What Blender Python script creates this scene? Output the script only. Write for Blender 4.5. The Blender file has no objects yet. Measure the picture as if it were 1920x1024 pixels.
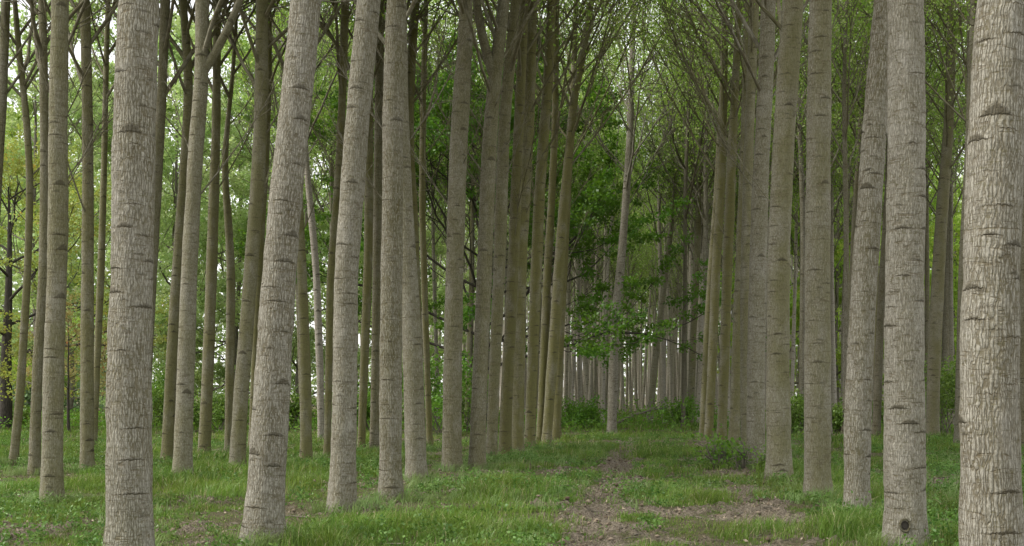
import bpy, math, random
import numpy as np
from math import radians
from mathutils import Matrix, Vector

SC = bpy.context.scene
COL = SC.collection
PI = math.pi

# ---------------------------------------------------------------- camera
EYE, FPX, HZ = 1.6, 2058.0, 740.0
cam_d = bpy.data.cameras.new("camera")
cam = bpy.data.objects.new("camera", cam_d)
COL.objects.link(cam)
cam.location = (0, 0, EYE)
cam.rotation_euler = (radians(90), 0, 0)
cam_d.sensor_width = 36
cam_d.lens = 36 * FPX / 1920
cam_d.shift_y = (HZ - 512) / 1920
cam_d.clip_start, cam_d.clip_end = 0.1, 3000
SC.camera = cam

# ---------------------------------------------------------------- sky + sun (bright overcast)
SUN_EL, SUN_AZ = radians(50), radians(262)       # azimuth clockwise from +Y: high on the left, behind cloud
w = bpy.data.worlds.new("World")
SC.world = w
w.use_nodes = True
nt = w.node_tree
bg = nt.nodes["Background"]
sky = nt.nodes.new("ShaderNodeTexSky")
sky.sky_type = 'NISHITA'
sky.sun_disc = False
sky.sun_elevation = SUN_EL
sky.sun_rotation = SUN_AZ
sky.dust_density = 3.0
tc = nt.nodes.new("ShaderNodeTexCoord")
cn = nt.nodes.new("ShaderNodeTexNoise")
cn.inputs["Scale"].default_value = 3.0
cn.inputs["Detail"].default_value = 5
cr = nt.nodes.new("ShaderNodeValToRGB")
cr.color_ramp.elements[0].color = (7.0, 7.0, 7.0, 1)
cr.color_ramp.elements[1].color = (9.9, 9.8, 9.6, 1)
mx = nt.nodes.new("ShaderNodeMix")
mx.data_type = 'RGBA'
mx.inputs[0].default_value = 0.82
nt.links.new(tc.outputs["Generated"], cn.inputs["Vector"])
nt.links.new(cn.outputs["Fac"], cr.inputs["Fac"])
nt.links.new(sky.outputs[0], mx.inputs[6])
nt.links.new(cr.outputs[0], mx.inputs[7])
nt.links.new(mx.outputs[2], bg.inputs["Color"])
bg.inputs["Strength"].default_value = 0.10
sd = bpy.data.lights.new("sun", 'SUN')
sd.energy = 2.0
sd.angle = radians(14)
sd.color = (1.0, 0.95, 0.87)
sun = bpy.data.objects.new("sun", sd)
COL.objects.link(sun)
sun_dir = Vector((math.sin(SUN_AZ) * math.cos(SUN_EL), math.cos(SUN_AZ) * math.cos(SUN_EL), math.sin(SUN_EL)))
sun.rotation_euler = sun_dir.to_track_quat('Z', 'Y').to_euler()
vs = SC.view_settings
vs.view_transform = 'Standard'
vs.look = 'None'
vs.gamma = 1
vs.exposure = 1.02
SC.render.engine = 'CYCLES'
SC.cycles.max_bounces = 10
SC.cycles.diffuse_bounces = 7
SC.cycles.glossy_bounces = 1
SC.cycles.transmission_bounces = 8
SC.cycles.use_denoising = True

# ---------------------------------------------------------------- helpers
def tag(o, label=None, cat=None, group=None, kind=None):
    if label: o["label"] = label
    if cat: o["category"] = cat
    if group: o["group"] = group
    if kind: o["kind"] = kind
    return o

def thing(name, label, cat, loc, group=None):
    o = bpy.data.objects.new(name, None)
    COL.objects.link(o)
    o.location = loc
    o.empty_display_size = 0.3
    return tag(o, label, cat, group)

def _hash(ix, iy, seed):
    n = (ix.astype(np.int64) * 374761393 + iy.astype(np.int64) * 668265263 + seed * 1274126177) & 0xFFFFFFFF
    n = ((n ^ (n >> 13)) * 1274126177) & 0xFFFFFFFF
    n = n ^ (n >> 16)
    return (n & 0xFFFFFF) / float(0xFFFFFF)

def vnoise(x, y, seed=0):
    x = np.asarray(x, float); y = np.asarray(y, float)
    ix = np.floor(x); iy = np.floor(y)
    fx = x - ix; fy = y - iy
    fx = fx * fx * (3 - 2 * fx); fy = fy * fy * (3 - 2 * fy)
    a = _hash(ix, iy, seed); b = _hash(ix + 1, iy, seed)
    c = _hash(ix, iy + 1, seed); d = _hash(ix + 1, iy + 1, seed)
    return (a * (1 - fx) + b * fx) * (1 - fy) + (c * (1 - fx) + d * fx) * fy

def fbm(x, y, seed=0, octv=4):
    s = 0; a = 1; t = 0
    for k in range(octv):
        s = s + a * vnoise(np.asarray(x) * 2 ** k + 17.3 * k, np.asarray(y) * 2 ** k - 9.1 * k, seed + k)
        t += a; a *= 0.5
    return s / t

def sstep(a, b, x):
    t = np.clip((x - a) / (b - a), 0, 1)
    return t * t * (3 - 2 * t)

ROW = 0.126            # the rows run off to the right of straight ahead
def off(x, y): return x - ROW * y

def dirt_mask(x, y):
    o = off(x, y)
    near = 1 - sstep(34, 44, y)
    t1 = np.exp(-((o + 0.75 + 0.25 * (vnoise(y * 0.3, 0 * y, 5) - .5)) / 0.36) ** 2)
    t2 = np.exp(-((o - 1.6 + 0.4 * (vnoise(y * 0.3, 0 * y, 6) - .5)) / 0.5) ** 2)
    n = 0.42 * fbm(x * 0.9, y * 0.9, 21, 3) + 0.33 * fbm(x * 3.1, y * 3.1, 22, 3) + .25 * fbm(x * 8, y * 8, 23, 2)
    v = n + (0.20 * t1 + 0.16 * t2) * near + .012 - 0.06 * sstep(-2, -6, o) * 0
    v = v - 0.02 * (1 - near)
    return sstep(0.555, 0.645, v)

def ground_z(x, y):
    x = np.asarray(x, float); y = np.asarray(y, float)
    z = 0.16 * (fbm(x * 0.11, y * 0.11, 3, 3) - 0.5) + 0.06 * (fbm(x * 0.7, y * 0.7, 9, 2) - 0.5)
    d = dirt_mask(x, y)
    o = off(x, y)
    z = z - .07 * np.exp(-((o + .75) / .3) ** 2) * (1 - sstep(34, 44, y)) * sstep(6, 9, y)
    fine = (1 - sstep(30, 50, y)) * (1 - sstep(16, 24, np.abs(x)))
    z = z + d * fine * (0.17 * (np.abs(fbm(x * 5, y * 5, 33, 3) - .5) * 2) ** 1.0 - 0.035)
    return z

def gz(x, y): return float(ground_z(np.array([x]), np.array([y]))[0])

class Acc:
    """collects tubes and leaf quads for ONE mesh"""
    def __init__(s):
        s.v = []; s.f = []; s.bc = []; s.rv = []; s.m = []; s.n = 0; s.sm = []
    def raw(s, V, F, bc=None, rv=None, mat=0, smooth=True):
        V = np.asarray(V, float); F = np.asarray(F, np.int64)
        s.v.append(V); s.f.append((F + s.n))
        s.bc.append(np.zeros((len(V), 3)) if bc is None else bc)
        s.rv.append(np.zeros(len(V)) if rv is None else rv)
        s.m.append(np.full(len(F), mat, np.int32)); s.sm.append(np.full(len(F), smooth, bool))
        s.n += len(V)
    def tube(s, P, R, sides=6, mat=0, seed=0.0, h0=0.0, wob=0.0, rng=None, but=None):
        P = np.asarray(P, float); R = np.asarray(R, float); n = len(P)
        T = np.gradient(P, axis=0)
        T /= np.linalg.norm(T, axis=1)[:, None] + 1e-12
        ref = np.array([0., 1., 0.]) if abs(T[0, 1]) < 0.9 else np.array([1., 0, 0])
        U = np.cross(np.broadcast_to(ref, T.shape), T); U /= np.linalg.norm(U, axis=1)[:, None] + 1e-12
        W = np.cross(T, U)
        a = np.arange(sides) * 2 * PI / sides
        ca, sa = np.cos(a), np.sin(a)
        rr = R[:, None] * np.ones(sides)
        if wob and rng is not None:
            ph = rng.uniform(0, 6.28, 4)
            hh = np.arange(n)[:, None] / n
            rr = rr * (1 + wob * (np.sin(a * 2 + ph[0] + hh * 5) + 0.6 * np.sin(a * 3 + ph[1] - hh * 9) + .5 * np.sin(a * 5 + ph[2] + hh * 13)))
        if but is not None:
            ph = rng.uniform(0, 6.28, 2)
            rr = rr * (1 + but[:, None] * (.35 + .5 * np.sin(a * 3 + ph[0]) + .35 * np.sin(a * 5 + ph[1])))
            bn = rng.normal(0, 1, rr.shape)
            bn = (bn + np.roll(bn, 1, 1) + np.roll(bn, -1, 1)); bn[1:-1] = (bn[:-2] + bn[1:-1] * 1.2 + bn[2:]) / 3
            rr = rr * (1 + .011 * bn)
        V = P[:, None, :] + rr[..., None] * (ca[None, :, None] * U[:, None, :] + sa[None, :, None] * W[:, None, :])
        L = np.concatenate([[0], np.cumsum(np.linalg.norm(np.diff(P, axis=0), axis=1))]) + h0
        bc = np.stack([rr * ca + seed, rr * sa + seed * 1.7, np.broadcast_to(L[:, None], rr.shape) + seed * 3.1], -1)
        i = np.arange(n - 1)[:, None] * sides; j = np.arange(sides)[None, :]; j2 = (j + 1) % sides
        F = np.stack([i + j, i + j2, i + sides + j2, i + sides + j], -1).reshape(-1, 4)
        s.raw(V.reshape(-1, 3), F, bc.reshape(-1, 3), np.full(n * sides, seed % 1.0), mat)
    def leaves(s, C, size, rng, mat=0, flat=0.0, aspect=0.75, jit=0.35, rv=None, droop=0.0):
        n = len(C)
        if n == 0: return
        A = rng.normal(size=(n, 3)); A[:, 2] -= droop; A /= np.linalg.norm(A, axis=1)[:, None]
        B = rng.normal(size=(n, 3)); B[:, 2] *= (1 - flat)
        B -= (B * A).sum(1)[:, None] * A; B /= np.linalg.norm(B, axis=1)[:, None] + 1e-9
        sz = size * (1 + jit * rng.uniform(-1, 1, n))[:, None]
        V = np.stack([C - A * sz * .5, C + B * sz * .5 * aspect - A * sz * .08, C + A * sz * .5, C - B * sz * .5 * aspect - A * sz * .08], 1)
        F = np.arange(4 * n).reshape(n, 4)
        r = rng.uniform(0, 1, n) if rv is None else rv
        s.raw(V.reshape(-1, 3), F, None, np.repeat(r, 4), mat, smooth=False)
    def mesh(s, name, mats):
        me = bpy.data.meshes.new(name)
        V = np.concatenate(s.v); F = [f for f in s.f]
        nq = sum(len(f) for f in F)
        me.vertices.add(len(V)); me.vertices.foreach_set("co", V.astype(np.float32).ravel())
        k = np.concatenate([np.full(len(f), f.shape[1], np.int32) for f in F])
        idx = np.concatenate([f.ravel() for f in F]).astype(np.int32)
        me.loops.add(len(idx)); me.loops.foreach_set("vertex_index", idx)
        me.polygons.add(nq)
        st = np.concatenate([[0], np.cumsum(k)[:-1]]).astype(np.int32)
        me.polygons.foreach_set("loop_start", st)
        me.polygons.foreach_set("material_index", np.concatenate(s.m))
        me.polygons.foreach_set("use_smooth", np.concatenate(s.sm))
        for m in mats: me.materials.append(m)
        at = me.attributes.new("bc", 'FLOAT_VECTOR', 'POINT'); at.data.foreach_set("vector", np.concatenate(s.bc).astype(np.float32).ravel())
        at = me.attributes.new("rv", 'FLOAT', 'POINT'); at.data.foreach_set("value", np.concatenate(s.rv).astype(np.float32))
        me.update(calc_edges=True)
        return me

def link(name, me, parent=None, mat4=None):
    o = bpy.data.objects.new(name, me)
    COL.objects.link(o)
    if parent: o.parent = parent
    if mat4 is not None: o.matrix_local = mat4
    return o

# ---------------------------------------------------------------- materials
class NB:
    def __init__(s, name):
        s.m = bpy.data.materials.new(name); s.m.use_nodes = True
        s.t = s.m.node_tree; s.t.nodes.clear()
        s.out = s.n("ShaderNodeOutputMaterial")
    def n(s, typ, **kw):
        nd = s.t.nodes.new(typ)
        for k, v in kw.items(): setattr(nd, k, v)
        return nd
    def put(s, sock, v):
        if hasattr(v, "is_output") or isinstance(v, bpy.types.NodeSocket): s.t.links.new(v, sock)
        else: sock.default_value = v
    def math(s, op, a, b=None, c=None, clamp=False):
        nd = s.n("ShaderNodeMath", operation=op, use_clamp=clamp)
        s.put(nd.inputs[0], a)
        if b is not None: s.put(nd.inputs[1], b)
        if c is not None: s.put(nd.inputs[2], c)
        return nd.outputs[0]
    def vm(s, op, a, b=None, scale=None):
        nd = s.n("ShaderNodeVectorMath", operation=op)
        s.put(nd.inputs[0], a)
        if b is not None: s.put(nd.inputs[1], b)
        if scale is not None: s.put(nd.inputs["Scale"], scale)
        return nd.outputs["Value" if op in ('LENGTH', 'DOT_PRODUCT') else 0]
    def rng(s, v, a, b, c=0.0, d=1.0, smooth=True):
        nd = s.n("ShaderNodeMapRange"); nd.interpolation_type = 'SMOOTHSTEP' if smooth else 'LINEAR'
        for i, x in enumerate((v, a, b, c, d)): s.put(nd.inputs[i], x)
        return nd.outputs[0]
    def noise(s, vec, scale, detail=3, rough=.55, dist=0.0):
        nd = s.n("ShaderNodeTexNoise")
        s.put(nd.inputs["Vector"], vec); nd.inputs["Scale"].default_value = scale
        nd.inputs["Detail"].default_value = detail; nd.inputs["Roughness"].default_value = rough
        nd.inputs["Distortion"].default_value = dist
        return nd.outputs["Fac"]
    def mix(s, f, a, b, mode='MIX'):
        nd = s.n("ShaderNodeMix", data_type='RGBA', blend_type=mode)
        s.put(nd.inputs[0], f)
        for i, x in ((6, a), (7, b)):
            s.put(nd.inputs[i], (*x, 1) if isinstance(x, tuple) and len(x) == 3 else x)
        return nd.outputs[2]
    def attr(s, name, out="Vector", typ='GEOMETRY'):
        nd = s.n("ShaderNodeAttribute", attribute_name=name, attribute_type=typ)
        return nd.outputs[out]
    def diffuse(s, col, rough=0.9, bump=None, strength=0.5, dist=0.02):
        p = s.n("ShaderNodeBsdfPrincipled")
        s.put(p.inputs["Base Color"], col); s.put(p.inputs["Roughness"], rough)
        p.inputs["Specular IOR Level"].default_value = 0.2
        if bump is not None:
            b = s.n("ShaderNodeBump"); b.inputs["Strength"].default_value = strength; b.inputs["Distance"].default_value = dist
            s.put(b.inputs["Height"], bump); s.t.links.new(b.outputs[0], p.inputs["Normal"])
        s.t.links.new(p.outputs[0], s.out.inputs[0])
        return s.m

def bark_mat():
    b = NB("poplar_bark")
    P = b.attr("bc")
    oc = b.n("ShaderNodeObjectInfo")
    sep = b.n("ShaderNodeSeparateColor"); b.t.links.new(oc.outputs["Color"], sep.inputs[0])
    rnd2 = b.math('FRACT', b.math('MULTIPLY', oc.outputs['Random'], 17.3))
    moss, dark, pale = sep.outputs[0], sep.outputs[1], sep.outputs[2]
    seed = b.math('MULTIPLY', oc.outputs["Random"], 40.0)
    cs = b.n("ShaderNodeCombineXYZ"); b.put(cs.inputs[0], seed); b.put(cs.inputs[2], b.math('MULTIPLY', seed, 3.7))
    # fissures: vertical, wiggly, spaced a few centimetres round the trunk
    v0 = b.vm('ADD', P, cs.outputs[0])
    wn = b.n("ShaderNodeTexNoise"); b.put(wn.inputs["Vector"], v0); wn.inputs["Scale"].default_value = 13; wn.inputs["Detail"].default_value = 2
    v1 = b.vm('ADD', b.vm('MULTIPLY', v0, (46.0, 46.0, 4.4)), b.vm('MULTIPLY', b.vm('SUBTRACT', wn.outputs["Color"], (.5, .5, .5)), (1.5, 1.5, .5)))
    ve = b.n("ShaderNodeTexVoronoi", feature='DISTANCE_TO_EDGE'); b.put(ve.inputs["Vector"], v1); ve.inputs["Scale"].default_value = 1.0
    n1 = b.rng(ve.outputs["Distance"], 0, .35)
    fiss = b.math('SUBTRACT', 1.0, b.rng(ve.outputs["Distance"], .0, .17))
    v2 = b.vm('ADD', b.vm('MULTIPLY', P, (1, 1, .3)), cs.outputs[0])
    grain = b.noise(v2, 85, 4, .7)
    big = b.noise(b.vm('ADD', b.vm('MULTIPLY', P, (1, 1, .45)), cs.outputs[0]), 3.2, 4, .6)
    patch = b.noise(b.vm('ADD', b.vm('MULTIPLY', P, (1, 1, .6)), cs.outputs[0]), 9, 3, .6)
    fa = b.math('MULTIPLY', b.rng(big, .3, .7, .5, 1.0), b.math('MULTIPLY_ADD', oc.outputs['Random'], .75, .38))
    col = b.mix(b.rng(grain, .36, .66), (.165, .153, .125), (.400, .380, .325))
    col = b.mix(b.rng(patch, .45, .75, 0, .5), col, (.45, .435, .39))
    col = b.mix(b.math('MULTIPLY', fiss, fa), col, (.100, .080, .050))
    sp = b.n('ShaderNodeSeparateXYZ'); b.put(sp.inputs[0], b.vm('NORMALIZE', b.vm('MULTIPLY', P, (1, 1, 0))))
    side = b.rng(b.math('ADD', b.math('ADD', b.math('MULTIPLY', sp.outputs[0], .7), b.math('MULTIPLY', sp.outputs[1], -.55)), b.math('MULTIPLY', b.math('SUBTRACT', patch, .5), 1.5)), -.9, .6, .45, 1.3)
    mo = b.math('MULTIPLY', b.math('MULTIPLY', b.rng(big, .2, .6, .4, 1), side), b.math('ADD', moss, .06))
    col = b.mix(b.math('MULTIPLY', mo, .9, clamp=True), col, b.mix(grain, (.078, .078, .026), (.225, .212, .085)))
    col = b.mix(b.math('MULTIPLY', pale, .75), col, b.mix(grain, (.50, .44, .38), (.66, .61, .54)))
    # branch scars: dark brows over old branch stubs
    def scars(kx, kz, wid, hgt, jitter, off_):
        q = b.vm('ADD', b.vm('MULTIPLY', P, (kx, kx, kz)), b.vm('ADD', cs.outputs[0], (off_, off_ * 2, off_ * 3)))
        vo = b.n("ShaderNodeTexVoronoi", feature='F1'); b.put(vo.inputs["Vector"], q); vo.inputs["Scale"].default_value = 1.0
        vo.inputs["Randomness"].default_value = jitter
        d = b.vm('SUBTRACT', q, vo.outputs["Position"])
        sx = b.n("ShaderNodeSeparateXYZ"); b.put(sx.inputs[0], d)
        dh = b.math('DIVIDE', sx.outputs[2], kz)
        dt = b.math('DIVIDE', b.vm('LENGTH', b.vm('MULTIPLY', d, (1, 1, 0))), kx)
        wob = b.math('MULTIPLY', b.math('SUBTRACT', b.noise(P, 45, 3), .5), .045)
        dh = b.math('ADD', dh, wob)
        rc = b.n("ShaderNodeSeparateColor"); b.put(rc.inputs[0], vo.outputs["Color"])
        size = b.math('MULTIPLY_ADD', b.math('POWER', rc.outputs[0], 1.6), 1.0, .2)
        top = b.math('MULTIPLY', size, b.math('SUBTRACT', hgt, b.math('MULTIPLY', b.math('POWER', dt, 1.5), hgt / wid ** 1.5)))
        up = b.math('SUBTRACT', 1.0, b.rng(b.math('SUBTRACT', dh, top), -.016, .016))
        lo = b.rng(dh, -.012, .004)
        tri = b.math('MULTIPLY', up, lo)
        ln = b.math('SUBTRACT', 1.0, b.rng(b.math('ABSOLUTE', b.math('ADD', dh, b.math('MULTIPLY', dt, .08))), .003, .010))
        ln = b.math('MULTIPLY', ln, b.math('SUBTRACT', 1.0, b.rng(dt, wid * 1.1, wid * 2.2)))
        return tri, ln
    t1, l1 = scars(3.0, 3.1, .10, .070, .9, 0.0)
    t2, l2 = scars(4.5, 5.3, .05, .030, 1.0, 7.3)
    # thin growth rings across the trunk
    rg = b.noise(b.vm('ADD', b.vm('MULTIPLY', P, (.9, .9, 7.0)), cs.outputs[0]), 1.6, 2, .5)
    ring = b.math('SUBTRACT', 1.0, b.rng(b.math('ABSOLUTE', b.math('SUBTRACT', rg, .5)), .004, .022))
    ring = b.math('MULTIPLY', ring, b.rng(b.noise(b.vm('ADD', P, cs.outputs[0]), 14, 2), .42, .6))
    rg2 = b.noise(b.vm('ADD', b.vm('MULTIPLY', P, (1.3, 1.3, 15.0)), cs.outputs[0]), 1.9, 2, .5)
    ring2 = b.math('SUBTRACT', 1.0, b.rng(b.math('ABSOLUTE', b.math('SUBTRACT', rg2, .5)), .005, .04))
    col = b.mix(b.math('MULTIPLY', ring2, b.rng(b.noise(v0, 38, 2), .45, .6, 0, .6)), col, (.105, .095, .040))
    rk = b.math('MAXIMUM', b.math('MULTIPLY', ring, .6), b.math('MAXIMUM', b.math('MULTIPLY', l1, .5), b.math('MULTIPLY', l2, .28)))
    col = b.mix(rk, col, (.115, .092, .052))
    tk = b.math('MULTIPLY', b.math('MAXIMUM', b.math('MULTIPLY', t1, .8), b.math('MULTIPLY', t2, .7)), b.math('MULTIPLY_ADD', rnd2, .6, .55))
    col = b.mix(b.math('MULTIPLY', tk, b.rng(grain, .2, .55, .6, 1.0)), col, (.062, .054, .034))
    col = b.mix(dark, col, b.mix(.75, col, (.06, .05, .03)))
    hgt = b.math('SUBTRACT', b.math('MULTIPLY', n1, .3), b.math('MULTIPLY', b.math('MULTIPLY', fiss, fa), .5))
    hgt = b.math('ADD', hgt, b.math('ADD', b.math('MULTIPLY', grain, .25), b.math('MULTIPLY', t1, 1.2)))
    hgt = b.math('SUBTRACT', hgt, b.math('MULTIPLY', rk, .5))
    return b.diffuse(col, .9, hgt, .8, .014)

def simple_bark(name, a, c, scale=20):
    b = NB(name)
    P = b.attr("bc")
    n = b.noise(b.vm('MULTIPLY', P, (1, 1, .25)), scale, 5, .65)
    return b.diffuse(b.mix(b.rng(n, .3, .7), a, c), .9, n, .8, .02)

def leaf_mat(name, c1, c2, c3=None, trans=.45, clump=.35):
    b = NB(name)
    rv = b.attr("rv", "Fac")
    col = b.mix(rv, c1, c2)
    if c3 is not None: col = b.mix(b.rng(rv, .86, .9), col, c3)
    tco = b.n("ShaderNodeTexCoord")
    nz = b.noise(tco.outputs["Object"], clump, 3)
    hv = b.n("ShaderNodeHueSaturation"); b.put(hv.inputs["Color"], col)
    b.put(hv.inputs["Hue"], b.rng(nz, .3, .7, .488, .512)); b.put(hv.inputs["Value"], b.rng(nz, .3, .7, .85, 1.15))
    df = b.n("ShaderNodeBsdfDiffuse"); b.put(df.inputs[0], hv.outputs[0])
    tr = b.n("ShaderNodeBsdfTranslucent")
    b.put(tr.inputs[0], b.mix(.5, hv.outputs[0], b.mix(1.0, hv.outputs[0], (1.15, 1.12, .75), 'MULTIPLY')))
    ms = b.n("ShaderNodeMixShader"); ms.inputs[0].default_value = trans
    b.t.links.new(df.outputs[0], ms.inputs[1]); b.t.links.new(tr.outputs[0], ms.inputs[2])
    gl = b.n("ShaderNodeBsdfGlossy"); gl.inputs["Roughness"].default_value = .45; gl.inputs[0].default_value = (.8, .9, .8, 1)
    m2 = b.n("ShaderNodeMixShader"); m2.inputs[0].default_value = .03
    b.t.links.new(ms.outputs[0], m2.inputs[1]); b.t.links.new(gl.outputs[0], m2.inputs[2])
    b.t.links.new(m2.outputs[0], b.out.inputs[0])
    return b.m

BARK = bark_mat()
BARK_OAK = simple_bark("oak_bark", (.030, .027, .022), (.085, .075, .060))
BARK_GREY = simple_bark("grey_bark", (.09, .08, .06), (.22, .2, .16))
LEAF_POP = leaf_mat("poplar_leaves", (.19, .32, .045), (.36, .51, .11), (.52, .60, .30), trans=.55)
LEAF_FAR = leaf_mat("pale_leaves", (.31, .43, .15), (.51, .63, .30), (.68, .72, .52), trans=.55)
LEAF_OAK = leaf_mat("oak_leaves", (.09, .21, .02), (.20, .38, .05), trans=.55)
LEAF_LIME = leaf_mat("lime_leaves", (.28, .46, .06), (.48, .62, .13), (.6, .6, .16), trans=.55)
LEAF_YEL = leaf_mat("yellow_green_leaves", (.24, .33, .06), (.42, .44, .10), (.50, .36, .09))
LEAF_RUST = leaf_mat("rust_leaves", (.26, .30, .10), (.42, .30, .13), (.50, .22, .10))
LEAF_BUSH = leaf_mat("bush_leaves", (.09, .17, .025), (.21, .33, .06), trans=.45)
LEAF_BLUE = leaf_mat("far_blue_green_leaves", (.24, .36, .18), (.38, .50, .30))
GRASS = leaf_mat("grass_blades", (.080, .150, .018), (.245, .365, .060), (.42, .37, .21), trans=.35, clump=.8)
TUFT = leaf_mat("pale_grass", (.16, .25, .07), (.30, .41, .16), trans=.35, clump=.8)

WEED = leaf_mat("weed_leaves", (.07, .15, .025), (.17, .29, .06), trans=.35)
OAKD = leaf_mat("dark_oak_leaves", (.050, .125, .010), (.135, .27, .022), trans=.5)

def litter_mat():
    b = NB("leaf_litter")
    rv = b.attr("rv", "Fac")
    return b.diffuse(b.mix(rv, (.10, .075, .05), (.36, .30, .225)), .9)
LITTER = litter_mat()

def ground_mat():
    b = NB("forest_soil")
    tco = b.n("ShaderNodeTexCoord"); P = tco.outputs["Object"]
    d = b.attr("dirt", "Fac")
    n1 = b.noise(P, 2.2, 5, .6); n2 = b.noise(P, 28, 5, .7); n3 = b.noise(P, 90, 3, .7)
    soil = b.mix(b.rng(n2, .35, .65), (.080, .065, .047), (.285, .245, .185))
    soil = b.mix(b.rng(n3, .55, .7, 0, .8), soil, (.38, .31, .245))
    soil = b.mix(b.rng(n1, .5, .75, 0, .35), soil, (.12, .10, .05))
    und = b.mix(b.rng(n2, .35, .65), (.050, .050, .020), (.17, .145, .085))
    col = b.mix(d, und, soil)
    h = b.math('ADD', b.math('MULTIPLY', n2, 1.0), b.math('MULTIPLY', n3, .5))
    return b.diffuse(col, .95, h, 1.0, .05)
GROUND = ground_mat()

# ---------------------------------------------------------------- ground sheet
def axis_lines(lo, hi, step, far, grow=1.18):
    mid = list(np.arange(lo, hi + 1e-6, step)); up = []; s = step; x = mid[-1]
    while x < far: s *= grow; x += s; up.append(x)
    dn = []; s = step; x = lo
    while x > -far: s *= grow; x -= s; dn.append(x)
    return np.array(dn[::-1] + mid + up)
gx = axis_lines(-8, 10, .055, 900); gy = axis_lines(8.5, 24, .055, 1000, 1.04)
GX, GY = np.meshgrid(gx, gy)
GZ = ground_z(GX, GY)
a = Acc()
nx, ny = len(gx), len(gy)
ii = (np.arange(ny - 1)[:, None] * nx + np.arange(nx - 1)[None, :])
F = np.stack([ii, ii + 1, ii + nx + 1, ii + nx], -1).reshape(-1, 4)
a.raw(np.stack([GX, GY, GZ], -1).reshape(-1, 3), F)
gm = a.mesh("ground", [GROUND])
at = gm.attributes.new("dirt", 'FLOAT', 'POINT')
at.data.foreach_set("value", dirt_mask(GX, GY).ravel().astype(np.float32))
tag(link("ground", gm), kind="structure")

# ---------------------------------------------------------------- poplars
R0 = np.random.default_rng(11)

def rot_to(v):
    return Vector(v).to_track_quat('Z', 'Y').to_matrix().to_4x4()

def make_limb(rng):
    """one unit-length limb, base at the origin, sweeping out along +X and turning up"""
    A = Acc(); n = 10; t = np.linspace(0, 1, n)
    a0 = rng.uniform(30, 47); a1 = rng.uniform(12, 26)
    ang = np.radians(a0 + (a1 - a0) * t ** 1.1)
    ds = 1 / (n - 1)
    x = np.concatenate([[0], np.cumsum(np.sin(ang[:-1]) * ds)]); z = np.concatenate([[0], np.cumsum(np.cos(ang[:-1]) * ds)])
    y = np.cumsum(rng.normal(0, .006, n)); y -= y[0]
    P = np.stack([x, y, z], 1); r = .0046 * (1 - t) ** .8 + .0013
    A.tube(P, r, 6, seed=rng.uniform(0, 9))
    anch = [P[5:]]
    for k in range(rng.integers(10, 15)):
        tt = rng.uniform(.18, .95); i = tt * (n - 1); i0 = int(i); p = P[i0] + (P[min(i0 + 1, n - 1)] - P[i0]) * (i - i0)
        d = P[min(i0 + 1, n - 1)] - P[max(i0 - 1, 0)]; d /= np.linalg.norm(d)
        d = d + rng.normal(0, .42, 3) + np.array([.1, 0, .12]); d /= np.linalg.norm(d)
        L = rng.uniform(.2, .5) * (1.15 - tt * .7); m = 6
        q = [p]
        for _ in range(m - 1):
            d = d + rng.normal(0, .08, 3) + np.array([0, 0, .06]); d /= np.linalg.norm(d); q.append(q[-1] + d * L / (m - 1))
        q = np.array(q); A.tube(q, np.linspace(.0026, .0009, m), 4, seed=rng.uniform(0, 9)); anch.append(q[2:])
        for _ in range(2):
            j = rng.integers(1, m - 1); d2 = q[j + 1] - q[j]; d2 /= np.linalg.norm(d2); d2 = d2 + rng.normal(0, .5, 3); d2 /= np.linalg.norm(d2)
            q2 = np.array([q[j] + d2 * L * .45 * s for s in (0, .5, 1)]); A.tube(q2, [.0022, .0014, .0008], 3, seed=rng.uniform(0, 9)); anch.append(q2)
    return A, np.concatenate(anch)

LIMBS = [make_limb(R0) for _ in range(14)]
LIMB_ME = [l[0].mesh("limb", [BARK]) for l in LIMBS]

def axis_at(P, z):
    return np.array([np.interp(z, P[:, 2], P[:, k]) for k in range(3)])

def trunk_acc(P, R, sides, rng, flare=.16, ring=.2):
    """P in local coordinates from the base up; resampled every `ring` metres"""
    L = np.concatenate([[0], np.cumsum(np.linalg.norm(np.diff(P, axis=0), axis=1))])
    n = max(8, int(L[-1] / ring)); s = np.linspace(0, L[-1], n)
    Q = np.stack([np.interp(s, L, P[:, k]) for k in range(3)], 1)
    K = np.array([1, 2, 3, 2, 1.]) / 9
    if n > 12:
        for _ in range(max(1, min(9, int(.8 / ring)))):
            for k in (0, 1):
                Q[2:-2, k] = np.convolve(Q[:, k], K, 'same')[2:-2]
    r = np.interp(s, L, R)
    r = r * (1 + flare * np.exp(-np.maximum(Q[:, 2], 0) / .28)) * (1 + .012 * np.sin(s * 3.1 + rng.uniform(0, 6)) + rng.normal(0, .008, n) + .02 * np.sin(s * 7.3 + rng.uniform(0, 6)) * np.sin(s * 1.9))
    A = Acc(); A.tube(Q, r, sides, wob=.02, rng=rng, but=.20 * np.exp(-np.maximum(Q[:, 2], 0) / .22))
    return A, Q

def crown_plan(rng, cb, H, rscale=1.0, first=1.0):
    """heights, lengths and directions of the limbs of one poplar"""
    out = []; z = cb; az = rng.uniform(0, 6.28)
    while z < H - 1.5:
        t = (z - cb) / (H - cb)
        L = (6.2 * (1 - t) ** .75 + 1.0) * rng.uniform(.75, 1.12) * rscale * (first if z < cb + 1 else 1)
        out.append((z, L, az, int(rng.integers(0, len(LIMBS)))))
        az += 2.4 + rng.uniform(-.5, .5); z += rng.uniform(.25, .7) * (1.0 if t < .6 else 1.3)
    return out

def limb_matrix(P, z, L, az, rb):
    p = axis_at(P, z)
    return Matrix.Translation(Vector(p)) @ Matrix.Rotation(az, 4, 'Z') @ Matrix.Scale(L, 4)

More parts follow.
